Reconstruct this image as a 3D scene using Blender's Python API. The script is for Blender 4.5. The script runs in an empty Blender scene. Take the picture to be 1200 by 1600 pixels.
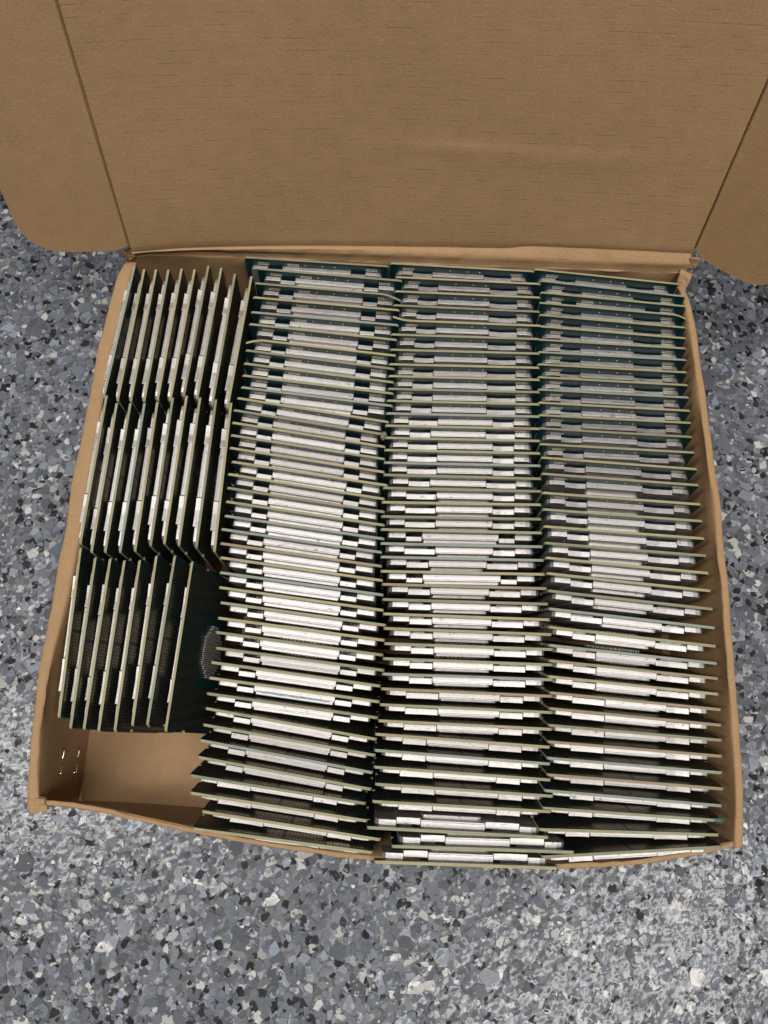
import bpy, bmesh, math, random
import numpy as np
from mathutils import Matrix, Vector, noise

random.seed(7)
RNG = np.random.default_rng(11)
SC = bpy.context.scene
COL = SC.collection
MM = 0.001

# ------------------------------------------------------------------ camera
# solved from the known package size (52.5 mm) of all 150 chips in the photograph
F_PX = 1156.6
CAM = np.array([-4.611, -69.429, 276.24])                 # mm, box floor is z = 0
R = np.array([[0.99898882, 0.04484403, 0.00321726],
              [0.04194984, -0.95547048, 0.29208965],
              [0.01617248, -0.29165933, -0.95638553]])    # rows: world axes seen from the camera
cam_data = bpy.data.cameras.new('camera')
cam = bpy.data.objects.new('camera', cam_data)
COL.objects.link(cam)
cam_data.sensor_fit = 'VERTICAL'
cam_data.sensor_height = 36.0
cam_data.lens = F_PX / 1600 * 36.0
cam_data.clip_start = 0.005
cam_data.clip_end = 50
cam.matrix_world = Matrix(((R[0, 0], -R[0, 1], -R[0, 2], CAM[0] * MM),
                           (R[1, 0], -R[1, 1], -R[1, 2], CAM[1] * MM),
                           (R[2, 0], -R[2, 1], -R[2, 2], CAM[2] * MM),
                           (0, 0, 0, 1)))
SC.camera = cam
SC.render.resolution_x, SC.render.resolution_y = 768, 1024

# ------------------------------------------------------------------ light
world = bpy.data.worlds.new('World')
SC.world = world
world.use_nodes = True
wbg = world.node_tree.nodes['Background']
wbg.inputs['Color'].default_value = (0.93, 0.97, 1.0, 1)
wbg.inputs['Strength'].default_value = 0.034


def lamp(name, loc, size, power, col, target=(0, 0, 0)):
    d = bpy.data.lights.new(name, 'AREA')
    d.shape = 'RECTANGLE'
    d.size, d.size_y = size
    d.energy = power
    d.color = col
    o = bpy.data.objects.new(name, d)
    COL.objects.link(o)
    o.location = loc
    dirv = Vector(target) - Vector(loc)
    o.rotation_euler = dirv.to_track_quat('-Z', 'Y').to_euler()
    return o


# two ceiling fixtures mirror in the clear coat where it sparkles; the third is an added fill
lamp('ceiling_or_fill_lamp', (0.62, -0.72, 1.9), (1.2, 0.16), 26, (1.0, 0.97, 0.93))
lamp('ceiling_or_fill_lamp', (-0.95, -0.24, 1.9), (0.16, 0.95), 18, (1.0, 0.97, 0.93))
lamp('ceiling_or_fill_lamp', (-0.18, 0.20, 1.95), (1.0, 0.3), 16, (1.0, 0.975, 0.945))  # fill lamp added to brighten the upward metal edges, no known fixture

SC.view_settings.view_transform = 'Standard'
SC.view_settings.look = 'None'
SC.view_settings.exposure = -0.18
SC.view_settings.gamma = 1.0
SC.view_settings.use_curve_mapping = False


# ------------------------------------------------------------------ pixel -> place
def bp(P, z):
    """photo pixel -> point on the horizontal plane at height z (mm)"""
    r = R @ np.array([(P[0] - 600) / F_PX, (P[1] - 800) / F_PX, 1.0])
    return CAM + r * ((z - CAM[2]) / r[2])


def S(x0,y0,pts,s=8.): return [(x0+a/s,y0+b/s) for a,b in pts]
C1L=S(360,395,[(172,55),(335,198),(312,380),(278,555),(252,740),(230,890),(205,1072),(188,1218),(165,1383)])\
 +S(345,585,[(268,12),(250,160),(205,295),(163,447),(145,603),(127,760),(112,918),(138,1092),(90,1246),(78,1418)])\
 +S(335,775,[(145,70),(130,248),(88,415),(73,592),(72,770),(67,957),(58,1143),(73,1333)])\
 +S(305,965,[(283,5),(252,183),(250,380),(192,558),(167,752),(137,948),(120,1133),(90,1338)])\
 +S(290,1150,[(165,52),(135,262),(37,492),(43,710),(190,942),(67,1157)])
C1R=S(580,395,[(222,170),(388,350),(372,535),(355,718),(345,905),(325,1090),(305,1285),(293,1453)])\
 +S(570,585,[(365,100),(357,240),(350,395),(300,597),(250,752),(250,905),(245,1058),(243,1222),(280,1388)])\
 +S(565,775,[(285,38),(287,200),(282,365),(280,537),(248,705),(250,878),(262,1057),(268,1238),(273,1430)])\
 +S(560,965,[(342,97),(325,285),(312,470),(327,662),(278,858),(267,1055),(248,1255),(235,1525)])\
 +S(550,1160,[(300,165),(268,382),(250,590),(182,768),(200,985),(368,1220),(272,1382)])
C2L=S(580,395,[(235,130),(303,303),(292,480),(275,655),(268,840),(250,1020),(235,1210),(225,1392)])\
 +S(570,585,[(298,20),(290,180),(278,328),(270,487),(262,640),(258,792),(250,945),(243,1102),(240,1255),(233,1418)])\
 +S(565,775,[(255,77),(250,255),(243,418),(243,593),(243,762),(243,940),(258,1103),(263,1293),(272,1473)])\
 +S(560,965,[(318,135),(325,325),(308,513),(298,705),(280,890),(265,1088),(243,1290),(205,1457)])\
 +S(550,1160,[(275,98),(268,308),(285,522),(247,738),(185,1065),(500,1300),(278,1495)])
C2R=S(810,395,[(200,232),(283,390),(283,560),(273,737),(280,912),(262,1078),(268,1260),(265,1437)])\
 +S(810,585,[(268,68),(268,222),(265,375),(265,528),(262,680),(272,832),(275,988),(278,1143),(283,1305),(287,1462)])\
 +S(815,775,[(247,110),(248,290),(253,462),(260,635),(275,805),(287,980),(315,1158),(333,1352)])\
 +S(820,965,[(315,28),(338,213),(357,400),(352,592),(353,778),(355,985),(353,1188),(350,1398)])\
 +S(825,1165,[(283,22),(287,232),(293,432),(322,635),(300,828),(262,1150),(577,1335),(370,1535)])
C3L=S(810,395,[(205,205),(283,350),(280,495),(275,625),(265,775),(262,918),(258,1085),(252,1240),(245,1393)])\
 +S(810,585,[(243,33),(245,188),(250,352),(250,508),(245,672),(262,870),(278,1038),(283,1240),(285,1478)])\
 +S(815,775,[(252,165),(262,378),(272,585),(290,770),(300,965),(320,1183),(330,1408)])\
 +S(820,965,[(290,118),(295,345),(300,538),(292,737),(315,940),(307,1137),(303,1347),(292,1553)])\
 +S(825,1165,[(243,157),(245,365),(207,562),(193,783),(143,1050),(175,1395)])
C3R=S(1030,410,[(235,270),(325,425),(330,548),(320,665),(335,815),(332,948),(333,1075),(340,1220),(352,1375)])\
 +S(1035,595,[(325,55),(338,210),(350,375),(368,527),(383,703),(413,898),(450,1107),(472,1307)])\
 +S(1050,785,[(380,27),(400,237),(427,455),(455,670),(480,888),(510,1110),(530,1338)])\
 +S(1070,975,[(397,53),(405,282),(418,497),(428,685),(430,880),(460,1073),(462,1267),(467,1455)])\
 +S(1080,1165,[(390,135),(392,342),(407,543),(390,755),(375,940),(350,1118),(387,1267)])
G1T=S(0,370,[(630,138),(677,145),(732,148),(790,150),(852,145),(913,148),(978,128),(1038,140),(1103,163),(1180,178)],3)
G1B=S(0,370,[(487,745),(550,770),(612,770),(675,770),(738,765),(797,768),(860,750),(923,760),(993,795),(1065,805)],3)
G2T=S(0,600,[(500,50),(548,85),(612,85),(678,85),(738,80),(810,62),(875,55),(938,62),(1012,72),(1083,88)],3)
G2B=S(0,600,[(375,750),(428,790),(492,790),(562,790),(632,785),(705,758),(770,745),(838,755),(920,765),(1005,782)],3)
G3T=S(0,840,[(378,45),(447,92),(517,97),(583,108),(655,105),(733,85),(820,82),(902,105)],3)
G3B=S(0,1090,[(275,95),(330,143),(393,148),(462,155),(538,155),(620,130),(690,130),(775,165)],3)



# ------------------------------------------------------------------ materials
class NT:
    def __init__(self, name):
        self.m = bpy.data.materials.new(name)
        self.m.use_nodes = True
        self.t = self.m.node_tree
        self.b = self.t.nodes['Principled BSDF']

    def n(self, kind, **kw):
        o = self.t.nodes.new(kind)
        for k, v in kw.items():
            if k in o.inputs.keys() if hasattr(o.inputs, 'keys') else False:
                o.inputs[k].default_value = v
            else:
                setattr(o, k, v)
        return o

    def l(self, a, b):
        self.t.links.new(a, b)

    def ramp(self, fac, stops, interp='LINEAR'):
        r = self.n('ShaderNodeValToRGB')
        cr = r.color_ramp
        cr.interpolation = interp
        while len(cr.elements) < len(stops):
            cr.elements.new(0.5)
        for e, (p, c) in zip(cr.elements, stops):
            e.position = p
            e.color = c if len(c) == 4 else (*c, 1)
        self.l(fac, r.inputs[0])
        return r.outputs[0]

    def mix(self, fac, a, b, mode='MIX'):
        x = self.n('ShaderNodeMix')
        x.data_type = 'RGBA'
        x.blend_type = mode
        for s, v in ((0, fac), (6, a), (7, b)):
            if hasattr(v, 'default_value'):
                self.l(v, x.inputs[s])
            else:
                x.inputs[s].default_value = v if s == 0 or len(v) == 4 else (*v, 1)
        return x.outputs[2]

    def math(self, op, a, b=None):
        x = self.n('ShaderNodeMath')
        x.operation = op
        for i, v in ((0, a), (1, b)):
            if v is None:
                continue
            if hasattr(v, 'default_value'):
                self.l(v, x.inputs[i])
            else:
                x.inputs[i].default_value = v
        return x.outputs[0]

    def noise(self, vec, scale, detail=3, rough=0.55):
        x = self.n('ShaderNodeTexNoise')
        x.inputs['Scale'].default_value = scale
        x.inputs['Detail'].default_value = detail
        x.inputs['Roughness'].default_value = rough
        self.l(vec, x.inputs['Vector'])
        return x.outputs['Fac']

    def scalev(self, vec, s):
        x = self.n('ShaderNodeMapping')
        x.inputs['Scale'].default_value = s
        self.l(vec, x.inputs['Vector'])
        return x.outputs[0]

    def bump(self, h, dist, strength=1.0, normal=None):
        x = self.n('ShaderNodeBump')
        x.inputs['Distance'].default_value = dist
        x.inputs['Strength'].default_value = strength
        self.l(h, x.inputs['Height'])
        if normal is not None:
            self.l(normal, x.inputs['Normal'])
        return x.outputs[0]


def mat_cardboard(name, flutes=1.0, tint=(1, 1, 1)):
    k = NT(name)
    uv = k.n('ShaderNodeUVMap').outputs[0]
    big = k.noise(uv, 14, 3)
    fib = k.noise(k.scalev(uv, (1, 1.3, 1)), 1000, 3, 0.7)
    mott = k.noise(uv, 160, 4, 0.6)
    base = [c * t for c, t in zip((0.362, 0.224, 0.114), tint)]
    lo = tuple(c * 0.90 for c in base)
    hi = tuple(c * 1.10 for c in base)
    c1 = k.ramp(mott, [(0.30, lo), (0.70, hi)])
    c2 = k.mix(k.math('MULTIPLY', k.math('SUBTRACT', fib, 0.42), 1.3), c1, tuple(c * 1.5 for c in base))
    c3 = k.mix(0.35, c2, k.ramp(big, [(0.3, tuple(c * 0.93 for c in base)), (0.7, tuple(c * 1.07 for c in base))]))
    # washboard cracks: short dark dashes along the flutes
    sep = k.n('ShaderNodeSeparateXYZ')
    k.l(uv, sep.inputs[0])
    wob = k.math('MULTIPLY', k.noise(k.scalev(uv, (1, 1, 1)), 9, 1), 0.0016)
    v = k.math('ADD', sep.outputs[1], wob)
    ph = k.math('FRACT', k.math('DIVIDE', v, 0.0033))
    line = k.math('LESS_THAN', k.math('ABSOLUTE', k.math('SUBTRACT', ph, 0.5)), 0.034)
    row = k.math('FLOOR', k.math('DIVIDE', v, 0.0033))
    comb = k.n('ShaderNodeCombineXYZ')
    k.l(k.math('MULTIPLY', sep.outputs[0], 95), comb.inputs[0])
    k.l(k.math('MULTIPLY', row, 7.31), comb.inputs[1])
    dn = k.noise(comb.outputs[0], 1.0, 4, 0.7)
    dash = k.n('ShaderNodeMapRange')
    k.l(dn, dash.inputs[0])
    dash.inputs[1].default_value = 0.47
    dash.inputs[2].default_value = 0.62
    dash = dash.outputs[0]
    dm = k.math('MULTIPLY', k.math('MULTIPLY', line, dash), 0.45 * flutes)
    c4 = k.mix(dm, c3, tuple(c * 0.30 for c in base))
    # flecks
    fl = k.noise(uv, 1900, 0)
    c5 = k.mix(k.math('MULTIPLY', k.math('GREATER_THAN', fl, 0.76), 0.35), c4, tuple(min(1, c * 2.0) for c in base))
    fl2 = k.noise(k.scalev(uv, (1.01, .93, 1)), 1500, 0)
    c6 = k.mix(k.math('MULTIPLY', k.math('LESS_THAN', fl2, 0.22), 0.4), c5, tuple(c * 0.35 for c in base))
    k.l(c6, k.b.inputs['Base Color'])
    k.b.inputs['Roughness'].default_value = 0.72
    k.b.inputs['Specular IOR Level'].default_value = 0.28
    wave = k.math('MULTIPLY', k.math('SINE', k.math('MULTIPLY', v, 2 * math.pi / 0.0033)), 0.035 * flutes)
    h = k.math('ADD', k.math('ADD', k.math('MULTIPLY', fib, 0.5), k.math('MULTIPLY', mott, 0.5)), wave)
    h = k.math('SUBTRACT', h, k.math('MULTIPLY', dm, 0.6))
    k.l(k.bump(h, 0.0002, 0.8), k.b.inputs['Normal'])
    return k.m


def mat_floor(name, flakes):
    k = NT(name)
    g = k.n('ShaderNodeNewGeometry')
    pos = g.outputs['Position']
    if flakes:
        a = k.n('ShaderNodeAttribute', attribute_name='flake_color')
        col = a.outputs['Color']
        sp = k.noise(pos, 1500, 2)
        col = k.mix(0.30, col, k.ramp(sp, [(0.3, (0.55, 0.55, 0.55)), (0.7, (1.35, 1.35, 1.35))]), 'MULTIPLY')
    else:
        vo = k.n('ShaderNodeTexVoronoi')
        vo.inputs['Scale'].default_value = 430
        k.l(pos, vo.inputs['Vector'])
        sp = k.n('ShaderNodeSeparateColor')
        k.l(vo.outputs['Color'], sp.inputs[0])
        col = k.ramp(sp.outputs[0], [(0.0, (0.02, 0.02, 0.025)), (0.10, (0.10, 0.103, 0.113)), (0.40, (0.145, 0.15, 0.165)),
                                     (0.68, (0.19, 0.195, 0.21)), (0.85, (0.3, 0.3, 0.3)), (0.95, (0.4, 0.39, 0.38))], 'CONSTANT')
    k.l(col, k.b.inputs['Base Color'])
    k.b.inputs['Roughness'].default_value = 0.6
    k.b.inputs['Specular IOR Level'].default_value = 0.2
    n1 = k.noise(pos, 300, 1.0, 0.5)
    n2 = k.noise(pos, 900, 2, 0.5)
    h = k.math('ADD', n1, k.math('MULTIPLY', n2, 0.05))
    bm_ = k.bump(h, 0.00034, 1.0)
    k.b.inputs['Coat Weight'].default_value = 0.42
    k.b.inputs['Coat Roughness'].default_value = 0.17
    k.b.inputs['Coat IOR'].default_value = 1.5
    k.l(bm_, k.b.inputs['Coat Normal'])
    k.l(k.bump(h, 0.00015, 1.0), k.b.inputs['Normal'])
    return k.m


def mat_metal():
    k = NT('nickel_plate')
    tc = k.n('ShaderNodeTexCoord').outputs['Object']
    oi = k.n('ShaderNodeObjectInfo')
    add = k.n('ShaderNodeVectorMath', operation='ADD')
    k.l(tc, add.inputs[0])
    k.l(oi.outputs['Random'], add.inputs[1])
    v = add.outputs[0]
    gr = k.noise(k.scalev(v, (1, 5, 1)), 260, 4, 0.65)
    fine = k.noise(k.scalev(v, (0.35, 6, 2)), 2200, 2, 0.6)
    spots = k.noise(v, 520, 2, 0.5)
    col = k.ramp(gr, [(0.3, (0.53, 0.505, 0.49)), (0.65, (0.65, 0.625, 0.61))])
    col = k.mix(k.math('MULTIPLY', k.math('GREATER_THAN', spots, 0.70), 0.6), col, (0.22, 0.20, 0.19))
    col = k.mix(1.0, col, k.ramp(oi.outputs['Random'], [(0.0, (0.78, 0.765, 0.755)), (0.6, (1.0, 1.0, 1.0)), (1.0, (1.05, 1.05, 1.05))]), 'MULTIPLY')
    k.l(col, k.b.inputs['Base Color'])
    k.b.inputs['Metallic'].default_value = 0.96
    k.l(k.ramp(gr, [(0.3, (0.44,) * 3), (0.7, (0.60,) * 3)]), k.b.inputs['Roughness'])
    h = k.math('ADD', fine, k.math('MULTIPLY', gr, 1.2))
    k.l(k.bump(h, 0.00006, 0.7), k.b.inputs['Normal'])
    return k.m


def mat_mask():
    k = NT('green_solder_mask')
    tc = k.n('ShaderNodeTexCoord').outputs['Object']
    n = k.noise(tc, 240, 3)
    k.l(k.ramp(n, [(0.3, (0.003, 0.019, 0.024)), (0.7, (0.005, 0.030, 0.036))]), k.b.inputs['Base Color'])
    k.b.inputs['Roughness'].default_value = 0.38
    k.b.inputs['Specular IOR Level'].default_value = 0.4
    return k.m


def mat_edge():
    k = NT('laminate_edge')
    tc = k.n('ShaderNodeTexCoord').outputs['Object']
    oi = k.n('ShaderNodeObjectInfo')
    st = k.noise(k.scalev(tc, (0.25, 14, 1)), 900, 2, 0.6)
    wr = k.noise(k.scalev(tc, (1, 1, 1)), 120, 3, 0.6)
    c = k.mix(0.55, oi.outputs['Color'], k.ramp(st, [(0.3, (0.55, 0.55, 0.52)), (0.7, (1.3, 1.3, 1.3))]), 'MULTIPLY')
    c = k.mix(0.5, c, k.ramp(wr, [(0.3, (0.7, 0.68, 0.64)), (0.7, (1.15, 1.15, 1.15))]), 'MULTIPLY')
    k.l(c, k.b.inputs['Base Color'])
    k.b.inputs['Roughness'].default_value = 0.6
    k.b.inputs['Specular IOR Level'].default_value = 0.3
    return k.m


def mat_plain(name, col, metal=0.0, rough=0.4, var=0.25, scale=900):
    k = NT(name)
    tc = k.n('ShaderNodeTexCoord').outputs['Object']
    n = k.noise(tc, scale, 2)
    k.l(k.ramp(n, [(0.3, tuple(c * (1 - var) for c in col)), (0.7, tuple(min(1, c * (1 + var)) for c in col))]), k.b.inputs['Base Color'])
    k.b.inputs['Metallic'].default_value = metal
    k.b.inputs['Roughness'].default_value = rough
    return k.m


M_CARD = mat_cardboard('kraft_cardboard', 0.15)
M_LID = mat_cardboard('kraft_cardboard_lid', 1.0)
M_CUT = mat_plain('cardboard_cut_edge', (0.36, 0.24, 0.14), 0, 0.8, 0.35, 700)
M_FLOOR = mat_floor('flake_floor_base', False)
M_FLAKE = mat_floor('flake_floor_chips', True)
M_METAL = mat_metal()
M_MASK = mat_mask()
M_EDGE = mat_edge()
M_GOLD = mat_plain('gold_plating', (0.40, 0.29, 0.14), 1.0, 0.34, 0.2)
M_PALE = mat_plain('pale_gold_plating', (0.78, 0.70, 0.50), 0.7, 0.45, 0.2)
M_TIN = mat_plain('tinned_terminals', (0.62, 0.60, 0.57), 0.9, 0.4, 0.15)
M_CERAMIC = mat_plain('capacitor_ceramic', (0.10, 0.075, 0.05), 0, 0.5, 0.3)
M_STEEL = mat_plain('staple_wire', (0.75, 0.72, 0.68), 1.0, 0.22, 0.1)
M_BLUE = mat_plain('blue_paste', (0.16, 0.25, 0.32), 0, 0.5, 0.5, 600)
M_TEAL = mat_plain('bare_mask_chip', (0.05, 0.13, 0.12), 0, 0.4, 0.5, 600)
M_RED = mat_plain('red_ink', (0.30, 0.09, 0.07), 0, 0.6, 0.3, 600)
M_GUNK = mat_plain('dried_residue', (0.20, 0.16, 0.11), 0, 0.7, 0.6, 800)


# ------------------------------------------------------------------ helpers
def link(name, me, parent=None):
    o = bpy.data.objects.new(name, me)
    COL.objects.link(o)
    if parent is not None:
        o.parent = parent
    return o


def tag(o, label=None, cat=None, group=None, kind=None):
    if label:
        o['label'] = label
    if cat:
        o['category'] = cat
    if group:
        o['group'] = group
    if kind:
        o['kind'] = kind
    return o


def mesh_from_bm(name, bm, mats):
    bmesh.ops.recalc_face_normals(bm, faces=bm.faces)
    for e in bm.edges:
        if len(e.link_faces) == 2 and e.calc_face_angle(0) > 0.75:
            e.smooth = False
    me = bpy.data.meshes.new(name)
    bm.to_mesh(me)
    bm.free()
    for m in mats:
        me.materials.append(m)
    return me


def nz(x, y, z, s):
    return noise.noise(Vector((x * s, y * s, z * s)))


# ------------------------------------------------------------------ floor
def build_floor():
    z0 = -2.6 * MM
    bm = bmesh.new()
    s = 2.5
    vs = [bm.verts.new((x, y, z0)) for x, y in ((-s, -s), (s, -s), (s, s), (-s, s))]
    bm.faces.new(vs)
    fo = link('floor', mesh_from_bm('floor', bm, [M_FLOOR]))
    tag(fo, 'grey speckled flake floor with glossy clear coat under the box', None, None, 'structure')
    # paint flakes: irregular flat chips broadcast over the resin, each lying a little differently
    X0, X1, Y0, Y1 = -0.25, 0.25, -0.27, 0.21
    n_small, n_big = 62000, 9000
    n = n_small + n_big
    cx = RNG.uniform(X0, X1, n)
    cy = RNG.uniform(Y0, Y1, n)
    rad = np.concatenate([RNG.gamma(4.0, 0.28, n_small), RNG.gamma(8, 0.27, n_big)]) * MM
    rad = np.clip(rad, 0.35 * MM, 4.6 * MM)
    u = RNG.uniform(0, 1, n)
    rad = np.where(u < 0.12, np.minimum(rad, 1.9 * MM), rad)
    K = 6
    ang = (np.arange(K)[None, :] + RNG.uniform(-0.42, 0.42, (n, K))) * (2 * math.pi / K) + RNG.uniform(0, 6.28, (n, 1))
    rr = rad[:, None] * RNG.uniform(0.62, 1.2, (n, K))
    # angular chips: pull one vertex in on some
    asp = RNG.uniform(0.55, 1.0, n)
    th = RNG.uniform(0, math.pi, n)
    lx = np.cos(ang) * rr
    ly = np.sin(ang) * rr * asp[:, None]
    px = cx[:, None] + lx * np.cos(th)[:, None] - ly * np.sin(th)[:, None]
    py = cy[:, None] + lx * np.sin(th)[:, None] + ly * np.cos(th)[:, None]
    order = RNG.permutation(n)
    zz = z0 + (0.06 + 0.42 * order / n) * MM
    tx = RNG.normal(0, 0.045, n)
    ty = RNG.normal(0, 0.045, n)
    pz = zz[:, None] + (px - cx[:, None]) * tx[:, None] + (py - cy[:, None]) * ty[:, None]
    pz = np.maximum(pz, z0 + 0.02 * MM)
    co = np.stack([px, py, pz], -1).reshape(-1, 3).astype(np.float32)
    me = bpy.data.meshes.new('flake')
    me.vertices.add(n * K)
    me.vertices.foreach_set('co', co.ravel())
    me.loops.add(n * K)
    me.loops.foreach_set('vertex_index', np.arange(n * K, dtype=np.int32))
    me.polygons.add(n)
    me.polygons.foreach_set('loop_start', np.arange(0, n * K, K, dtype=np.int32))
    g = 0.78 * np.where(u < 0.12, RNG.uniform(0.008, 0.035, n),
        np.where(u < 0.74, RNG.uniform(0.11, 0.235, n),
        np.where(u < 0.93, RNG.uniform(0.22, 0.38, n), RNG.uniform(0.48, 0.68, n))))
    warm = RNG.normal(0, 0.03, n)
    tint = np.stack([0.90 + warm, 0.975 + 0 * warm, 1.14 - warm], -1)
    tint = np.where((u > 0.93)[:, None], np.array([1.0, 0.985, 0.95])[None, :], tint)
    c = np.concatenate([g[:, None] * tint, np.ones((n, 1))], -1).astype(np.float32)
    at = me.attributes.new('flake_color', 'FLOAT_COLOR', 'FACE')
    at.data.foreach_set('color', c.ravel())
    me.update()
    me.materials.append(M_FLAKE)
    fl = link('flake', me, fo)
    tag(fl, 'grey, white and black flakes scattered over the floor', None, None, 'stuff')


build_floor()

# ------------------------------------------------------------------ box
box = bpy.data.objects.new('cardboard_box', None)
COL.objects.link(box)
tag(box, 'open brown cardboard box with raised lid, full of upright processors', 'box')
WALL_H = 42.0


def sweep(name, rows, closed, mats, uvscale, matfn=None, label=None, cap=True):
    """rows: list of stations, each a list of points (mm); stitches neighbours, UV in metres"""
    bm = bmesh.new()
    uvl = bm.loops.layers.uv.new('UVMap')
    V = [[bm.verts.new([c * MM for c in p]) for p in st] for st in rows]
    nr, npt = len(rows), len(rows[0])
    # arc-length coordinates
    vv = [0.0]
    mid = rows[nr // 2]
    for j in range(1, npt):
        vv.append(vv[-1] + math.dist(mid[j], mid[j - 1]) * MM)
    uu = [0.0]
    for i in range(1, nr):
        uu.append(uu[-1] + math.dist(rows[i][npt // 2], rows[i - 1][npt // 2]) * MM)
    for i in range(nr - 1):
        for j in range(npt if closed else npt - 1):
            j2 = (j + 1) % npt
            try:
                f = bm.faces.new((V[i][j], V[i + 1][j], V[i + 1][j2], V[i][j2]))
            except ValueError:
                continue
            f.smooth = True
            vj2 = vv[j2] if j2 else vv[-1] + 0.005
            for lp, (a, b) in zip(f.loops, ((uu[i], vv[j]), (uu[i + 1], vv[j]), (uu[i + 1], vj2), (uu[i], vj2))):
                lp[uvl].uv = (a, b)
            if matfn:
                f.material_index = matfn(i, j)
    if cap and closed:
        for st, k in ((V[0], 0), (V[-1], 1)):
            try:
                f = bm.faces.new(st)
                f.material_index = 1
            except ValueError:
                pass
    me = mesh_from_bm(name, bm, mats)
    o = link(name, me, box)
    if label:
        o['label'] = label
    return o


def lerp_table(tab, x):
    xs = [t[0] for t in tab]
    return [float(np.interp(x, xs, [t[k] for t in tab])) for k in range(1, len(tab[0]))]


def smooth_table(tab, x):
    """Catmull-style smooth interpolation"""
    xs = np.array([t[0] for t in tab], float)
    out = []
    for k in range(1, len(tab[0])):
        ys = np.array([t[k] for t in tab], float)
        d = np.gradient(ys, xs)
        i = int(np.clip(np.searchsorted(xs, x) - 1, 0, len(xs) - 2))
        h = xs[i + 1] - xs[i]
        s = min(max((x - xs[i]) / h, 0), 1)
        out.append(float((2 * s**3 - 3 * s**2 + 1) * ys[i] + (s**3 - 2 * s**2 + s) * h * d[i]
                         + (-2 * s**3 + 3 * s**2) * ys[i + 1] + (s**3 - s**2) * h * d[i + 1]))
    return out


def wall(name, stations, label, mats, wob=0.25):
    """stations: (base_x, base_y, top_x, top_y, out_x, out_y, thickness, height) on the inner face"""
    rows = []
    for (bx, by, tx, ty, ox, oy, t, h) in stations:
        st = []
        r = t / 2
        for s in np.linspace(0, 1, 9):
            z = s * (h - r)
            x = bx + (tx - bx) * s
            y = by + (ty - by) * s
            w = wob * nz(x, y, z, 0.06) * (0.3 + s)
            st.append((x + ox * w, y + oy * w, z + 0.05))
        for a in np.linspace(0, math.pi, 8)[1:-1]:
            w = wob * nz(tx, ty, 3, 0.06) * 1.3 + 0.28 * nz(tx, ty, 9 + a, 0.35)
            ca, sa = math.cos(a), math.sin(a)
            q = r - r * math.copysign(abs(ca) ** 0.55, ca) + w
            st.append((tx + ox * q, ty + oy * q, h - r + min(r, 1.3) * sa ** 0.55 + 0.2 * nz(tx, ty, 20, 0.5)))
        for s in np.linspace(1, 0, 6):
            z = s * (h - r)
            st.append((bx + (tx - bx) * s + ox * t, by + (ty - by) * s + oy * t, z + 0.05 - 2.4 * (1 - s)))
        rows.append(st)
    return sweep(name, rows, True, mats, 1, lambda i, j: 0, label)


# floor panel
def slab(name, x0, x1, y0, y1, z0, z1, mats, label=None):
    bm = bmesh.new()
    uvl = bm.loops.layers.uv.new('UVMap')
    nx, ny = 24, 24
    top = [[bm.verts.new(((x0 + (x1 - x0) * i / nx) * MM, (y0 + (y1 - y0) * j / ny) * MM,
                          (z1 + 0.15 * nz(i * 3.1, j * 2.7, 1, 0.21) - 0.15) * MM)) for j in range(ny + 1)] for i in range(nx + 1)]
    bot = [bm.verts.new((x * MM, y * MM, z0 * MM)) for x, y in ((x0, y0), (x1, y0), (x1, y1), (x0, y1))]
    for i in range(nx):
        for j in range(ny):
            f = bm.faces.new((top[i][j], top[i + 1][j], top[i + 1][j + 1], top[i][j + 1]))
            f.smooth = True
            for lp in f.loops:
                lp[uvl].uv = (lp.vert.co.x, lp.vert.co.y)
    bm.faces.new(bot[::-1])
    bm.faces.new([bot[0], bot[1]] + [top[i][0] for i in range(nx, -1, -1)])
    bm.faces.new([bot[1], bot[2]] + [top[nx][j] for j in range(ny, -1, -1)])
    bm.faces.new([bot[2], bot[3]] + [top[i][ny] for i in range(nx + 1)])
    bm.faces.new([bot[3], bot[0]] + [top[0][j] for j in range(ny + 1)])
    o = link(name, mesh_from_bm(name, bm, mats), box)
    if label:
        o['label'] = label
    return o


slab('floor_panel', -107.5, 105.2, -95.6, 100.8, -2.4, -0.1, [M_CARD, M_CUT])

# left wall, rolled over double board
LT = [(-95.2, -101.0, 4.0), (-82, -103.2, 3.0), (-65, -105.0, 3.0), (-40, -104.0, 4.2), (-20, -103.2, 5.3), (40, -102.9, 5.2), (70, -101.8, 5.2), (88, -100.4, 5.2), (95.0, -99.4, 4.6)]
st = []
for y in np.linspace(-95.2, 95.0, 64):
    x, t = smooth_table(LT, y)
    e = min(max((y + 70) / 50, 0), 1)
    st.append((-104.9 - 2.2 * e * e * (3 - 2 * e), y, x, y + (1.8 if y < -90 else 0) * ((-90 - y) / 5.2 if y < -90 else 0), -1, 0, t, WALL_H - 1.2 * max(0, (y - 88) / 7) ** 2))
wall('left_wall', st, 'rolled double left wall of the box', [M_CARD, M_CUT], 0.5)

RTB = [(-95.5, 103.3), (-85, 104.4), (-73, 105.0), (-45, 105.9), (-4, 106.3), (54, 104.4), (80, 103.2), (95.5, 101.6)]
st = []
for y in np.linspace(-95.5, 95.5, 60):
    x, = smooth_table(RTB, y)
    hh = WALL_H - 2.5 * max(0, (y - 86) / 9.5) ** 2
    st.append((104.6, y, x, y, 1, 0, 2.5, hh))
wall('right_wall', st, 'right wall of the box', [M_CARD, M_CUT], 0.5)

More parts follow.
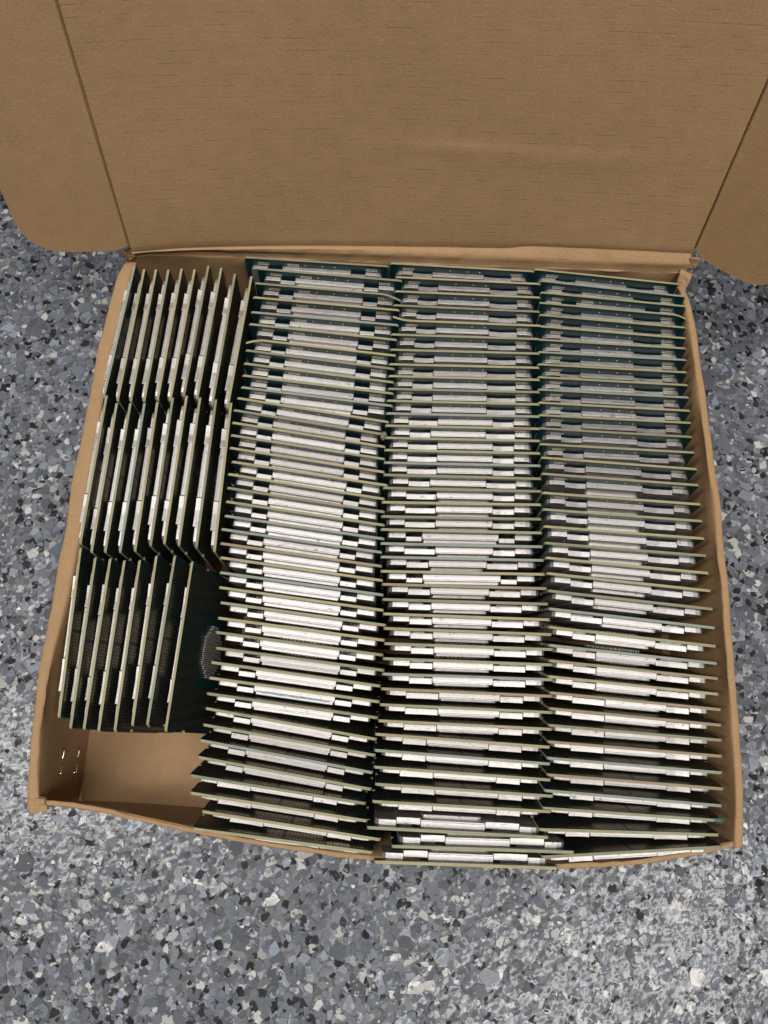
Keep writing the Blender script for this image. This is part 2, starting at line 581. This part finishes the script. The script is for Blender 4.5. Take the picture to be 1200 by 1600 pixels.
FR = [(-103.5, -92.4), (-95, -92.6), (-84.2, -93.6), (-70, -95.9), (-55.5, -98.2), (-27.3, -101.6), (0.6, -103.5), (28.4, -104.0), (50.7, -103.5),
      (74.9, -101.3), (93.9, -97.8), (103.0, -95.6)]
st = []
for x in np.linspace(-103.5, 103.0, 70):
    y, = smooth_table(FR, x)
    st.append((x, -95.0 + 0.6 * math.sin(x * 0.05), x, y + 1.3, 0, -1, 1.3, WALL_H - 0.4 + 0.5 * nz(x, 0, 0, 0.07)))
wall('front_wall', st, 'thin front wall of the box, bulging outward', [M_CARD, M_CUT], 0.35)

HG = [(-99.3, 94.5), (-85, 96.6), (-54.6, 99.4), (1.3, 102.2), (38.7, 103.4), (104.5, 103.6)]   # lid crease at z = 46


def back_y(x):
    return 99.2 + 0.013 * x - 2.2 * max(0, (-x - 80) / 25) ** 2


st = []
for x in np.linspace(-103.5, 103.5, 60):
    st.append((x, back_y(x) + 0.3, x, back_y(x), 0, 1, 2.2, WALL_H - 1.0))
wall('back_wall', st, 'back wall of the box below the hinge', [M_CARD, M_CUT], 0.4)

PH = math.radians(72.5)
LV = np.array([0, math.cos(PH), math.sin(PH)])
LN = np.array([0, -math.sin(PH), math.cos(PH)])          # towards the inside
LID_L = 196.0


def hinge(x):
    y, = smooth_table(HG, x)
    return np.array([x, y, 46.0])


def lid_rows():
    rows = []
    T = [0, 0.6, 1.6, 3.5, 7, 12, 18, 25, 32, 36, 38, 39, 40, 42, 46, 55, 70, 90, 115, 140, 170, LID_L]
    for x in np.concatenate([[-99.3, -99.1, -98.8, -98.3], np.linspace(-97, 102.2, 70), [103.5, 104.0, 104.3, 104.5]]):
        h = hinge(x)
        step = 1.3 / (1 + math.exp(-(x - 40) / 1.6))      # the crease steps up along its right half
        inner = []
        wy = back_y(x)
        a = np.array([x, wy + 0.2, WALL_H - 1.2])
        b = np.array([x, wy + 0.9, WALL_H + 0.9 + 0.25 * nz(x, 1, 2, 0.11)])
        m = (b + h) / 2 + LN * (0.75 + 0.5 * nz(x, 5, 2, 0.13) + 0.5 * nz(x, 8, 2, 0.45))
        inner += [a, b, b + (m - b) * 0.6 + LN * 0.3, m, m + (h - m) * 0.6 + LN * 0.35]
        for t in T:
            bulge = 0.9 * nz(x, t, 0, 0.018) * min(1, t / 15) + 0.12 * nz(x, t, 4, 0.09)
            # shallow horizontal score across the right half
            if x > -10:
                bulge += 0.35 * math.exp(-((t - 38 + 0.04 * x) / 1.6) ** 2) * min(1, (x + 10) / 20) * (1 if x < 75 else max(0, 1 - (x - 75) / 15))
            sc = 1.1 * math.exp(-(min(x + 99.3, 104.5 - x) / 0.2) ** 2)      # pressed score beside each flap
            inner.append(h + LV * (t + step * math.exp(-t / 4)) + LN * (bulge - sc - 0.5 * math.exp(-(t / 1.0) ** 2)))
        outer = [h + LV * t - LN * 2.4 for t in (LID_L, 120, 60, 20, 3)] + [np.array([x, wy + 2.6, WALL_H - 1.2])]
        rows.append([tuple(p) for p in inner + outer])
    return rows


sweep('lid', lid_rows(), True, [M_LID, M_CUT], 1, None, 'raised lid panel with fine dashed flute lines')


def flap(side, beta, width, tmax, t0, label):
    """side flap of the lid, folded forward by beta about the side crease; lower outer corner rounded"""
    x = -99.3 if side < 0 else 104.5
    h = hinge(x)
    d = math.cos(beta) * np.array([side, 0, 0]) + math.sin(beta) * LN
    nrm = np.cross(d, LV) * (1 if side < 0 else -1)
    if nrm @ LN < 0:
        nrm = -nrm
    rad = 13.0
    rows_in, rows_out = [], []
    W = np.concatenate([[-1.3, -0.6, 0.0, 0.2, 0.5, 1.0], np.linspace(2.5, width - rad, 8), width - rad + rad * np.sin(np.linspace(0, math.pi / 2, 9))[1:]])
    for w in W:
        if w > width - rad:
            s = (w - (width - rad)) / rad
            lo = t0 + rad * (1 - math.sqrt(max(0, 1 - s * s)))
        else:
            lo = t0
        lo += 2.2 * math.exp(-((w - 0) / 3.0) ** 2) * 0.8
        pts = []
        for q in np.linspace(0, 1, 14):
            t = lo + (tmax - lo) * q ** 1.5
            pts.append(h + LV * t + d * w + nrm * (0.5 * nz(w, t, side * 5, 0.04) + 0.2 * math.exp(-(w / 2.0) ** 2) - 1.2 * math.exp(-(max(w, 0) / .2) ** 2)))
        rows_in.append(pts)
        rows_out.append([p - nrm * 1.8 for p in pts])
    rows = [[tuple(p) for p in a + b[::-1]] for a, b in zip(rows_in, rows_out)]
    sweep('lid_flap', rows, True, [M_LID if side > 0 else M_CARD, M_CUT], 1, None, label)


flap(-1, math.radians(7), 36, 185, 1.2, 'left side flap of the lid with rounded corner')
flap(1, math.radians(44), 33, 185, 1.4, 'right side flap of the lid folded forward')


def tube(bm, pts, r, n=8):
    rings = []
    for i, p in enumerate(pts):
        a = Vector(pts[max(i - 1, 0)])
        b = Vector(pts[min(i + 1, len(pts) - 1)])
        t = (b - a).normalized()
        u = t.orthogonal().normalized()
        w = t.cross(u)
        rings.append([bm.verts.new(((Vector(p) + (u * math.cos(k * 2 * math.pi / n) + w * math.sin(k * 2 * math.pi / n)) * r)) * MM) for k in range(n)])
    for a, b in zip(rings, rings[1:]):
        for k in range(n):
            bm.faces.new((a[k], a[(k + 1) % n], b[(k + 1) % n], b[k])).smooth = True
    bm.faces.new(rings[0][::-1])
    bm.faces.new(rings[-1])


for zc in (24.0, 9.8):
    bm = bmesh.new()
    x = -104.75 + zc * 0.035
    for ya, yb in ((-77.2, -79.9), (-84.9, -82.3)):
        s = 1 if yb > ya else -1
        tube(bm, [(x - 1.2, ya, zc), (x + 0.15, ya, zc), (x + 0.5, ya + s * 0.5, zc - 0.1), (x + 0.45, (ya + yb) / 2, zc - 0.3), (x + 0.2, yb, zc - 0.5)], 0.24)
    link('staple', mesh_from_bm('staple', bm, [M_STEEL]), box)


def crumple(quad, label, amp=0.5, th=1.2, seed=0):
    """small creased tab of board spanning four corner points"""
    A, B, C_, D = (np.array(q, float) for q in quad)
    rows = []
    n = np.cross(B - A, D - A)
    n = n / np.linalg.norm(n)
    if n[2] < 0:
        n = -n
    for i in range(13):
        u = i / 12
        up, dn = [], []
        for j in range(13):
            v = j / 12
            q = (A * (1 - u) + B * u) * (1 - v) + (D * (1 - u) + C_ * u) * v
            w = amp * (nz(q[0], q[1], q[2] + seed, 0.45) + 0.6 * abs(nz(q[0], q[1], q[2] - seed, 0.9)))
            q = q + n * w + np.array([nz(q[0], 3, seed, 0.5), nz(q[1], 5, seed, 0.5), 0]) * 0.4
            up.append(tuple(q))
            dn.append(tuple(q - n * th))
        rows.append(up + dn[::-1])
    return sweep('corner_tab', rows, True, [M_CARD, M_CUT], 1, None, label)


crumple([(-105.4, -91.2, 41.4), (-100.2, -90.8, 42.3), (-98.6, -93.6, 41.6), (-104.2, -95.0, 39.6)], 'crumpled front left corner of the box', 1.2, 1.2, 2)
crumple([(101.8, 100.6, 42.6), (106.2, 99.2, 41.8), (104.9, 95.2, 37.5), (101.6, 97.2, 38.5)], 'torn paper tab at the back right corner', 0.9, 0.9, 9)
crumple([(103.6, 103.0, 46.6), (106.6, 101.6, 48.6), (106.4, 100.4, 44.0), (103.4, 101.8, 42.6)], 'narrow folded tab below the right flap', 0.5, 0.9, 12)
crumple([(-103.6, 96.6, 43.2), (-99.2, 95.4, 46.8), (-98.8, 95.4, 42.4), (-101.8, 95.4, 40.4)], 'narrow folded tab at the back left corner', 0.6, 0.9, 15)

# ------------------------------------------------------------------ processors
PW, PH_, PT = 52.5, 45.0, 0.82          # package width, height, substrate thickness
HW = PW / 2


def prism(bm, poly, y0, y1):
    a = [bm.verts.new((x * MM, y0 * MM, z * MM)) for x, z in poly]
    b = [bm.verts.new((x * MM, y1 * MM, z * MM)) for x, z in poly]
    n = len(poly)
    bm.faces.new(a)
    bm.faces.new(b[::-1])
    for i in range(n):
        bm.faces.new((a[i], b[i], b[(i + 1) % n], a[(i + 1) % n]))


def rounded(poly, radii, seg=4):
    out = []
    n = len(poly)
    for i, p in enumerate(poly):
        r = radii[i] if isinstance(radii, (list, tuple)) else radii
        if r <= 0:
            out.append(p)
            continue
        p0, p1, p2 = Vector(poly[i - 1]), Vector(p), Vector(poly[(i + 1) % n])
        a = (p0 - p1)
        b = (p2 - p1)
        rr = min(r, a.length * 0.45, b.length * 0.45)
        s = p1 + a.normalized() * rr
        e = p1 + b.normalized() * rr
        for k in range(seg + 1):
            t = k / seg
            q = s * (1 - t) ** 2 + p1 * 2 * t * (1 - t) + e * t ** 2
            out.append((q.x, q.y))
    return out


def bevelled(bm, w):
    bmesh.ops.recalc_face_normals(bm, faces=bm.faces)
    ed = [e for e in bm.edges if len(e.link_faces) == 2 and e.calc_face_angle(0) > 0.6]
    bmesh.ops.bevel(bm, geom=ed, offset=w * MM, segments=2, profile=0.6, affect='EDGES', clamp_overlap=True)


def spreader_mesh(kind):
    """heat spreader in front of the substrate (towards local -y)"""
    y = -PT / 2
    parts = []
    if kind == 'A':
        l1 = [(-24, 3.6), (-24, 41.8), (-17.9, 41.8), (-17.9, 33), (-12.6, 33), (-12.6, 42.1), (12.6, 42.1), (12.6, 33), (17.9, 33), (17.9, 41.8), (24, 41.8), (24, 3.6)]
        r1 = [1.2, 1.4] + [0.25] * 8 + [1.4, 1.2]
        ears = [[(-17.9, 3.2), (-17.9, 41.75), (-12.65, 41.75), (-12.65, 3.2)], [(12.65, 3.2), (12.65, 41.75), (17.9, 41.75), (17.9, 3.2)]]
        l2 = [(-12.6, 3.2), (-12.6, 42.05), (12.6, 42.05), (12.6, 3.2)]
        l3 = [(-12.2, 4.5), (-12.2, 40.6), (12.2, 40.6), (12.2, 4.5)]
        r3 = 0.5
    else:
        l1 = [(-24.6, 3.6), (-24.6, 42.0), (-18.4, 42.0), (-18.4, 39.4), (-10.6, 39.4), (-10.6, 36), (-8.3, 36), (-8.3, 42.1), (10.6, 42.1), (10.6, 36), (13.0, 36), (13.0, 39.4),
              (17.8, 39.4), (17.8, 42.0), (24.2, 42.0), (24.2, 3.6)]
        r1 = [2.0, 3.0] + [0.2] * 12 + [3.0, 2.0]
        ears = [[(-18.4, 3.2), (-18.4, 41.8), (-16.0, 41.65), (-12.6, 41.5), (-8.35, 41.8), (-8.35, 3.2)],
                [(10.65, 3.2), (10.65, 41.8), (13.5, 41.5), (15.5, 41.6), (17.8, 41.8), (17.8, 3.2)]]
        l2 = [(-8.3, 3.2), (-8.3, 42.05), (10.6, 42.05), (10.6, 3.2)]
        l3 = [(-8.0, 4.5), (-8.0, 38.6), (10.3, 38.6), (10.3, 4.5)]
        r3 = 1.6
        if kind == 'B2':
            l1, l2, l3 = ([(-x, z) for x, z in p][::-1] for p in (l1, l2, l3))
            ears = [[(-x, z) for x, z in p][::-1] for p in ears]
            r1 = r1[::-1]
    ey, eo = (1.1, 2.7) if kind == 'A' else (0.6, 2.35)
    bm = bmesh.new()
    for poly, rad, ya, yb, bw in ((l1, r1, y, y - 1.62, 0.14), (l2, 0.3, y - 1.61, y - 2.0, 0.12), (ears[0], 0.25, y - ey, y - eo, 0.16), (ears[1], 0.25, y - ey, y - eo, 0.16), (l3, r3, y - 1.95, y - 3.0, 0.16)):
        b2 = bmesh.new()
        prism(b2, rounded(poly, rad, 3), ya, yb)
        bevelled(b2, bw)
        tmp = bpy.data.meshes.new('tmp')
        b2.to_mesh(tmp)
        b2.free()
        bm.from_mesh(tmp)
        bpy.data.meshes.remove(tmp)
    return mesh_from_bm('heat_spreader', bm, [M_METAL])


SPREAD = {k: spreader_mesh(k) for k in ('A', 'B1', 'B2')}


def substrate_mesh(bend=None):
    """bend = (side, amount, reach): bends the upper corner on that side; + is towards the back"""
    bm = bmesh.new()
    # outline with chamfered corners and keying notches on both short sides
    c = 0.5
    if bend is None:
        o = [(-HW + c, 0), (HW - c, 0), (HW, c), (HW, 33.2), (HW - 0.7, 33.7), (HW - 0.7, 34.9), (HW, 35.4), (HW, PH_ - c), (HW - c, PH_), (-HW + c, PH_), (-HW, PH_ - c),
             (-HW, 35.4), (-HW + 0.7, 34.9), (-HW + 0.7, 33.7), (-HW, 33.2), (-HW, c)]
        prism(bm, o, -PT / 2, PT / 2)
    else:
        side, amt, reach = bend
        xs = np.concatenate([np.linspace(-HW, -HW + 12, 13), np.linspace(-HW + 14, HW - 14, 6), np.linspace(HW - 12, HW, 13)])
        zs = np.concatenate([[0, 15, 28], np.linspace(33, PH_, 13)])

        def off(x, z):
            dx = (HW - x) if side > 0 else (x + HW)
            t = max(0.0, 1 - (dx + 0.75 * (PH_ - z)) / reach)
            return amt * t ** 1.6
        F = [[bm.verts.new((x * MM, (-PT / 2 + off(x, z)) * MM, (z - 0.18 * abs(off(x, z))) * MM)) for z in zs] for x in xs]
        B = [[bm.verts.new((x * MM, (PT / 2 + off(x, z)) * MM, (z - 0.18 * abs(off(x, z))) * MM)) for z in zs] for x in xs]
        nx, nz_ = len(xs), len(zs)
        for i in range(nx - 1):
            for j in range(nz_ - 1):
                bm.faces.new((F[i][j], F[i + 1][j], F[i + 1][j + 1], F[i][j + 1]))
                bm.faces.new((B[i][j], B[i][j + 1], B[i + 1][j + 1], B[i + 1][j]))
        for i in range(nx - 1):
            bm.faces.new((F[i][-1], F[i + 1][-1], B[i + 1][-1], B[i][-1])).material_index = 1
            bm.faces.new((F[i][0], B[i][0], B[i + 1][0], F[i + 1][0])).material_index = 1
        for j in range(nz_ - 1):
            bm.faces.new((F[0][j], F[0][j + 1], B[0][j + 1], B[0][j])).material_index = 1
            bm.faces.new((F[-1][j], B[-1][j], B[-1][j + 1], F[-1][j + 1])).material_index = 1
    bmesh.ops.recalc_face_normals(bm, faces=bm.faces)
    for f in bm.faces:
        f.material_index = 0 if abs(f.normal.y) > 0.6 else 1
    return mesh_from_bm('substrate', bm, [M_MASK, M_EDGE])


SUB = substrate_mesh()


def quads(name, rects, y, mat, thick=0.03):
    """flat plated pads standing just proud of the mask"""
    co, fa = [], []
    for (x0, x1, z0, z1) in rects:
        k = len(co)
        co += [(x0 * MM, y * MM, z0 * MM), (x1 * MM, y * MM, z0 * MM), (x1 * MM, y * MM, z1 * MM), (x0 * MM, y * MM, z1 * MM)]
        fa.append((k, k + 1, k + 2, k + 3) if y < 0 else (k + 3, k + 2, k + 1, k))
    me = bpy.data.meshes.new(name)
    me.from_pydata(co, [], fa)
    me.materials.append(mat)
    return me


def pads_mesh():
    r = []
    p = 1.0
    for i in range(-25, 26):
        for j in range(-21, 22):
            x, z = i * p, 22.5 + j * p
            if abs(x) < 11.5 and abs(z - 22.5) < 8.5:
                continue
            if abs(i) <= 0 and abs(j) > 8:
                continue
            if abs(abs(i) - 12) < 0.5 and abs(j) < 9:
                continue
            if abs(i) > 23 and abs(j) > 19:
                continue
            r.append((x - 0.36, x + 0.36, z - 0.33, z + 0.33))
    return quads('contact_pads', r, PT / 2 + 0.03, M_GOLD)


def boxes_mesh(name, items, mats):
    bm = bmesh.new()
    for (x0, x1, y0, y1, z0, z1, mi) in items:
        v = [bm.verts.new((x * MM, y * MM, z * MM)) for x in (x0, x1) for y in (y0, y1) for z in (z0, z1)]
        for q in ((0, 1, 3, 2), (4, 6, 7, 5), (0, 4, 5, 1), (2, 3, 7, 6), (0, 2, 6, 4), (1, 5, 7, 3)):
            bm.faces.new([v[k] for k in q]).material_index = mi
    return mesh_from_bm(name, bm, mats)


def landcaps_mesh():
    it = []
    y0 = PT / 2
    for i in range(13):
        for j in range(10):
            if abs(i - 6) + abs(j - 4.5) > 8.2:
                continue
            x = (i - 6) * 1.35
            z = 22.5 + (j - 4.5) * 1.35
            it.append((x - 0.5, x - 0.27, y0, y0 + 0.55, z - 0.27, z + 0.27, 0))
            it.append((x + 0.27, x + 0.5, y0, y0 + 0.55, z - 0.27, z + 0.27, 0))
            it.append((x - 0.27, x + 0.27, y0, y0 + 0.5, z - 0.25, z + 0.25, 1))
    return boxes_mesh('land_capacitors', it, [M_TIN, M_CERAMIC])


def testpads_mesh(kind):
    r = []
    spots = [-21.3, 18.2] + ([-10.5] if kind == 'A' else [])
    for x0 in spots:
        for i in range(7):
            for j in range(2):
                x, z = x0 + i * 0.62, 42.6 + j * 0.75
                r.append((x - 0.17, x + 0.17, z - 0.22, z + 0.22))
    for x in (-4.2, 2.1, 6.6):
        r.append((x - 0.2, x + 0.2, 43.0, 43.4))
    return quads('test_pads', r, -PT / 2 - 0.03, M_PALE)


def frontcaps_mesh():
    it = []
    y0 = -PT / 2
    for x in (-16.4, -14.9, 14.2, 15.6):
        it.append((x - 0.4, x + 0.4, y0 - 0.42, y0, 34.2, 34.7, 1))
        it.append((x - 0.55, x - 0.4, y0 - 0.45, y0, 34.15, 34.75, 0))
        it.append((x + 0.4, x + 0.55, y0 - 0.45, y0, 34.15, 34.75, 0))
    return boxes_mesh('front_capacitors', it, [M_TIN, M_CERAMIC])


PADS = pads_mesh()
LANDCAPS = landcaps_mesh()
TEST = {'A': testpads_mesh('A'), 'B1': testpads_mesh('B'), 'B2': testpads_mesh('B')}
FCAPS = frontcaps_mesh()

ONES = ['', 'first', 'second', 'third', 'fourth', 'fifth', 'sixth', 'seventh', 'eighth', 'ninth', 'tenth', 'eleventh', 'twelfth', 'thirteenth',
        'fourteenth', 'fifteenth', 'sixteenth', 'seventeenth', 'eighteenth', 'nineteenth']


def ordinal(n):
    if n < 20:
        return ONES[n]
    t = {2: 'twent', 3: 'thirt', 4: 'fort'}[n // 10]
    return t + 'ieth' if n % 10 == 0 else t + 'y-' + ONES[n % 10]


YG = [(0.36, 0.335, 0.19), (0.32, 0.31, 0.18), (0.31, 0.305, 0.19), (0.38, 0.34, 0.19), (0.26, 0.25, 0.16)]
GREY = (0.28, 0.31, 0.25)
BROWN = (0.32, 0.255, 0.155)


def processor(Lp, Rp, lean, kind, flip, edge, label, group, bend=None):
    a = math.radians(lean)
    zb = 0.5 * abs(math.sin(a)) + 0.15
    zt = zb + PH_ * math.cos(a)
    l, r = bp(Lp, zt), bp(Rp, zt)
    yaw = math.atan2(r[1] - l[1], r[0] - l[0])
    mid = (l + r) / 2
    back = np.array([-math.sin(yaw), math.cos(yaw)])
    base = mid[:2] - back * PH_ * math.sin(a)
    o = bpy.data.objects.new('processor', None)
    COL.objects.link(o)
    o.empty_display_size = 0.01
    o.location = (base[0] * MM, base[1] * MM, zb * MM)
    if flip:
        yaw += math.pi
        a = -a
    o.rotation_euler = (-a, 0, yaw)
    tag(o, label, 'processor', group)
    s = link('substrate', SUB if bend is None else substrate_mesh(bend), o)
    s.color = (*edge, 1)
    h = link('heat_spreader', SPREAD[kind], o)
    for nm, me in (('contact_pads', PADS), ('land_capacitors', LANDCAPS), ('test_pads', TEST[kind]), ('front_capacitors', FCAPS)):
        link(nm, me, o)['kind'] = 'stuff'
    return o, h


def leans(table, n):
    return [lerp_table(table, i)[0] for i in range(1, n + 1)]


def kinds(n, default, **sets):
    out = [default] * n
    for k, idx in sets.items():
        for i in idx:
            out[i - 1] = k
    return out


COLS = [
    ('left-hand', C1L, C1R, leans([(1, 10), (2, 5), (4, 2), (20, -2), (33, -9), (34, -11), (41, -13)], 41),
     kinds(41, 'A', B1=(38, 39, 40, 41)), {}, {23: BROWN, 18: YG[0], 22: GREY, 25: GREY},
     {7: (-1, -1.6, 6), 3: (1, -2.0, 7)}),
    ('middle', C2L, C2R, leans([(1, 7), (8, 2), (13, -3), (27, -6.5), (34, -9), (39, -11), (40, -4), (42, -3)], 42),
     kinds(42, 'B2', B1=(12, 14, 15, 16, 18, 19, 20, 22, 32, 33, 34, 37, 38, 39, 40, 41, 42), A=(21, 24)), {40, 41, 42}, {25: BROWN, 32: BROWN, 31: GREY},
     {5: (-1, 1.6, 6)}),
    ('right-hand', C3L, C3R, leans([(1, 12), (13, 10), (15, 9), (26, -9), (37, -14), (38, -12), (39, -8)], 39),
     kinds(39, 'B2', B1=(25, 30, 31, 32, 33, 34, 35), A=(3,)), set(), {28: BROWN, 30: BROWN, 31: BROWN, 33: BROWN, 35: BROWN, 27: GREY},
     {4: (1, -1.4, 4)}),
]
WHERE = {'left-hand': 'left-hand long column', 'middle': 'middle long column', 'right-hand': 'right-hand long column'}
BUILT = {}
rc = random.Random(3)
for nm, LL, RR, ln, kd, flips, edges, bends in COLS:
    n = len(LL)
    for i in range(n):
        k = i + 1
        ecol = edges.get(k) or rc.choice(YG if rc.random() < 0.86 else [GREY])
        if k in bends:
            look = 'processor with a bent corner'
        elif k in flips:
            look = 'processor turned face to the back'
        else:
            look = 'upright silver-capped processor'
        if k == 1:
            pos = 'nearest the lid in the ' + WHERE[nm]
        elif k == n:
            pos = 'nearest the front wall in the ' + WHERE[nm]
        else:
            pos = ordinal(k) + ' from the lid in the ' + WHERE[nm]
        BUILT[nm, k] = processor(LL[i], RR[i], ln[i], kd[i], k in flips, ecol, look + ', ' + pos,
                                 'processors in the ' + WHERE[nm], bends.get(k))

BLOCKS = [('rear', G1T, G1B, [2, 2.5, 3, 3.5, 4, 4, 4, 4, 3, 2], kinds(10, 'B2')),
          ('middle', G2T, G2B, [1, 1.5, 2, 2, 2.5, 2.5, 2.5, 2.5, 2, 1], kinds(10, 'B2', B1=(2, 7))),
          ('front', G3T, G3B, [-4, -4, -5, -6, -7, -8, -10, -13], kinds(8, 'B2', B1=(3, 8)))]
for nm, TT, BB, ln, kd in BLOCKS:
    n = len(TT)
    for i in range(n):
        k = i + 1
        ecol = rc.choice(YG if rc.random() < 0.88 else [GREY])
        where = {'rear': 'rear block at left', 'middle': 'middle block at left', 'front': 'front block at left'}[nm]
        if k == n:
            pos = 'rightmost in the ' + where
        else:
            pos = ordinal(k) + ' from the left wall in the ' + where
        BUILT['block ' + nm, k] = processor(TT[i], BB[i], ln[i], kd[i], False, ecol, 'sideways processor, ' + pos, 'processors in the ' + where)

# ------------------------------------------------------------------ small marks
def blob(name, parent, centre, r, mat, seed, squash=(1, 1, 1)):
    bm = bmesh.new()
    bmesh.ops.create_icosphere(bm, subdivisions=3, radius=1)
    for v in bm.verts:
        d = 1 + 0.45 * noise.noise(v.co * 1.7 + Vector((seed, 0, 0))) + 0.25 * noise.noise(v.co * 4 + Vector((0, seed, 0)))
        v.co = Vector([(centre[k] + v.co[k] * d * r * squash[k]) * MM for k in range(3)])
    for f in bm.faces:
        f.smooth = True
    return link(name, mesh_from_bm(name, bm, [mat]), parent)


blob('dried_residue', BUILT['left-hand', 13][0], (25.6, -0.3, 44.6), 1.1, M_GUNK, 3.1, (1.1, 1.2, 0.8))
blob('torn_corner', BUILT['right-hand', 37][0], (25.3, 0.0, 44.8), 0.95, M_TEAL, 5.7, (1.6, .8, 0.6))


def smear(parent, x0, x1, y0, y1, z, mat, seed):
    bm = bmesh.new()
    n = 40
    A, B = [], []
    for i in range(n + 1):
        x = x0 + (x1 - x0) * i / n
        w = 0.5 + 0.5 * noise.noise(Vector((i * 0.35, seed, 0)))
        e = min(1, i / 4, (n - i) / 4)
        ym = (y0 + y1) / 2
        A.append(bm.verts.new((x * MM, (ym - (ym - y0) * w * e) * MM, z * MM)))
        B.append(bm.verts.new((x * MM, (ym + (y1 - ym) * (1.1 - w) * e) * MM, z * MM)))
    for i in range(n):
        bm.faces.new((A[i], A[i + 1], B[i + 1], B[i]))
    return link('paste_smear', mesh_from_bm('paste_smear', bm, [mat]), parent)


smear(BUILT['left-hand', 32][0], -12.3, 12.0, -2.72, -1.9, 42.13, M_BLUE, 2.0)
smear(BUILT['middle', 13][0], 15.5, 23.5, -0.45, 0.3, 45.02, M_RED, 4.0)
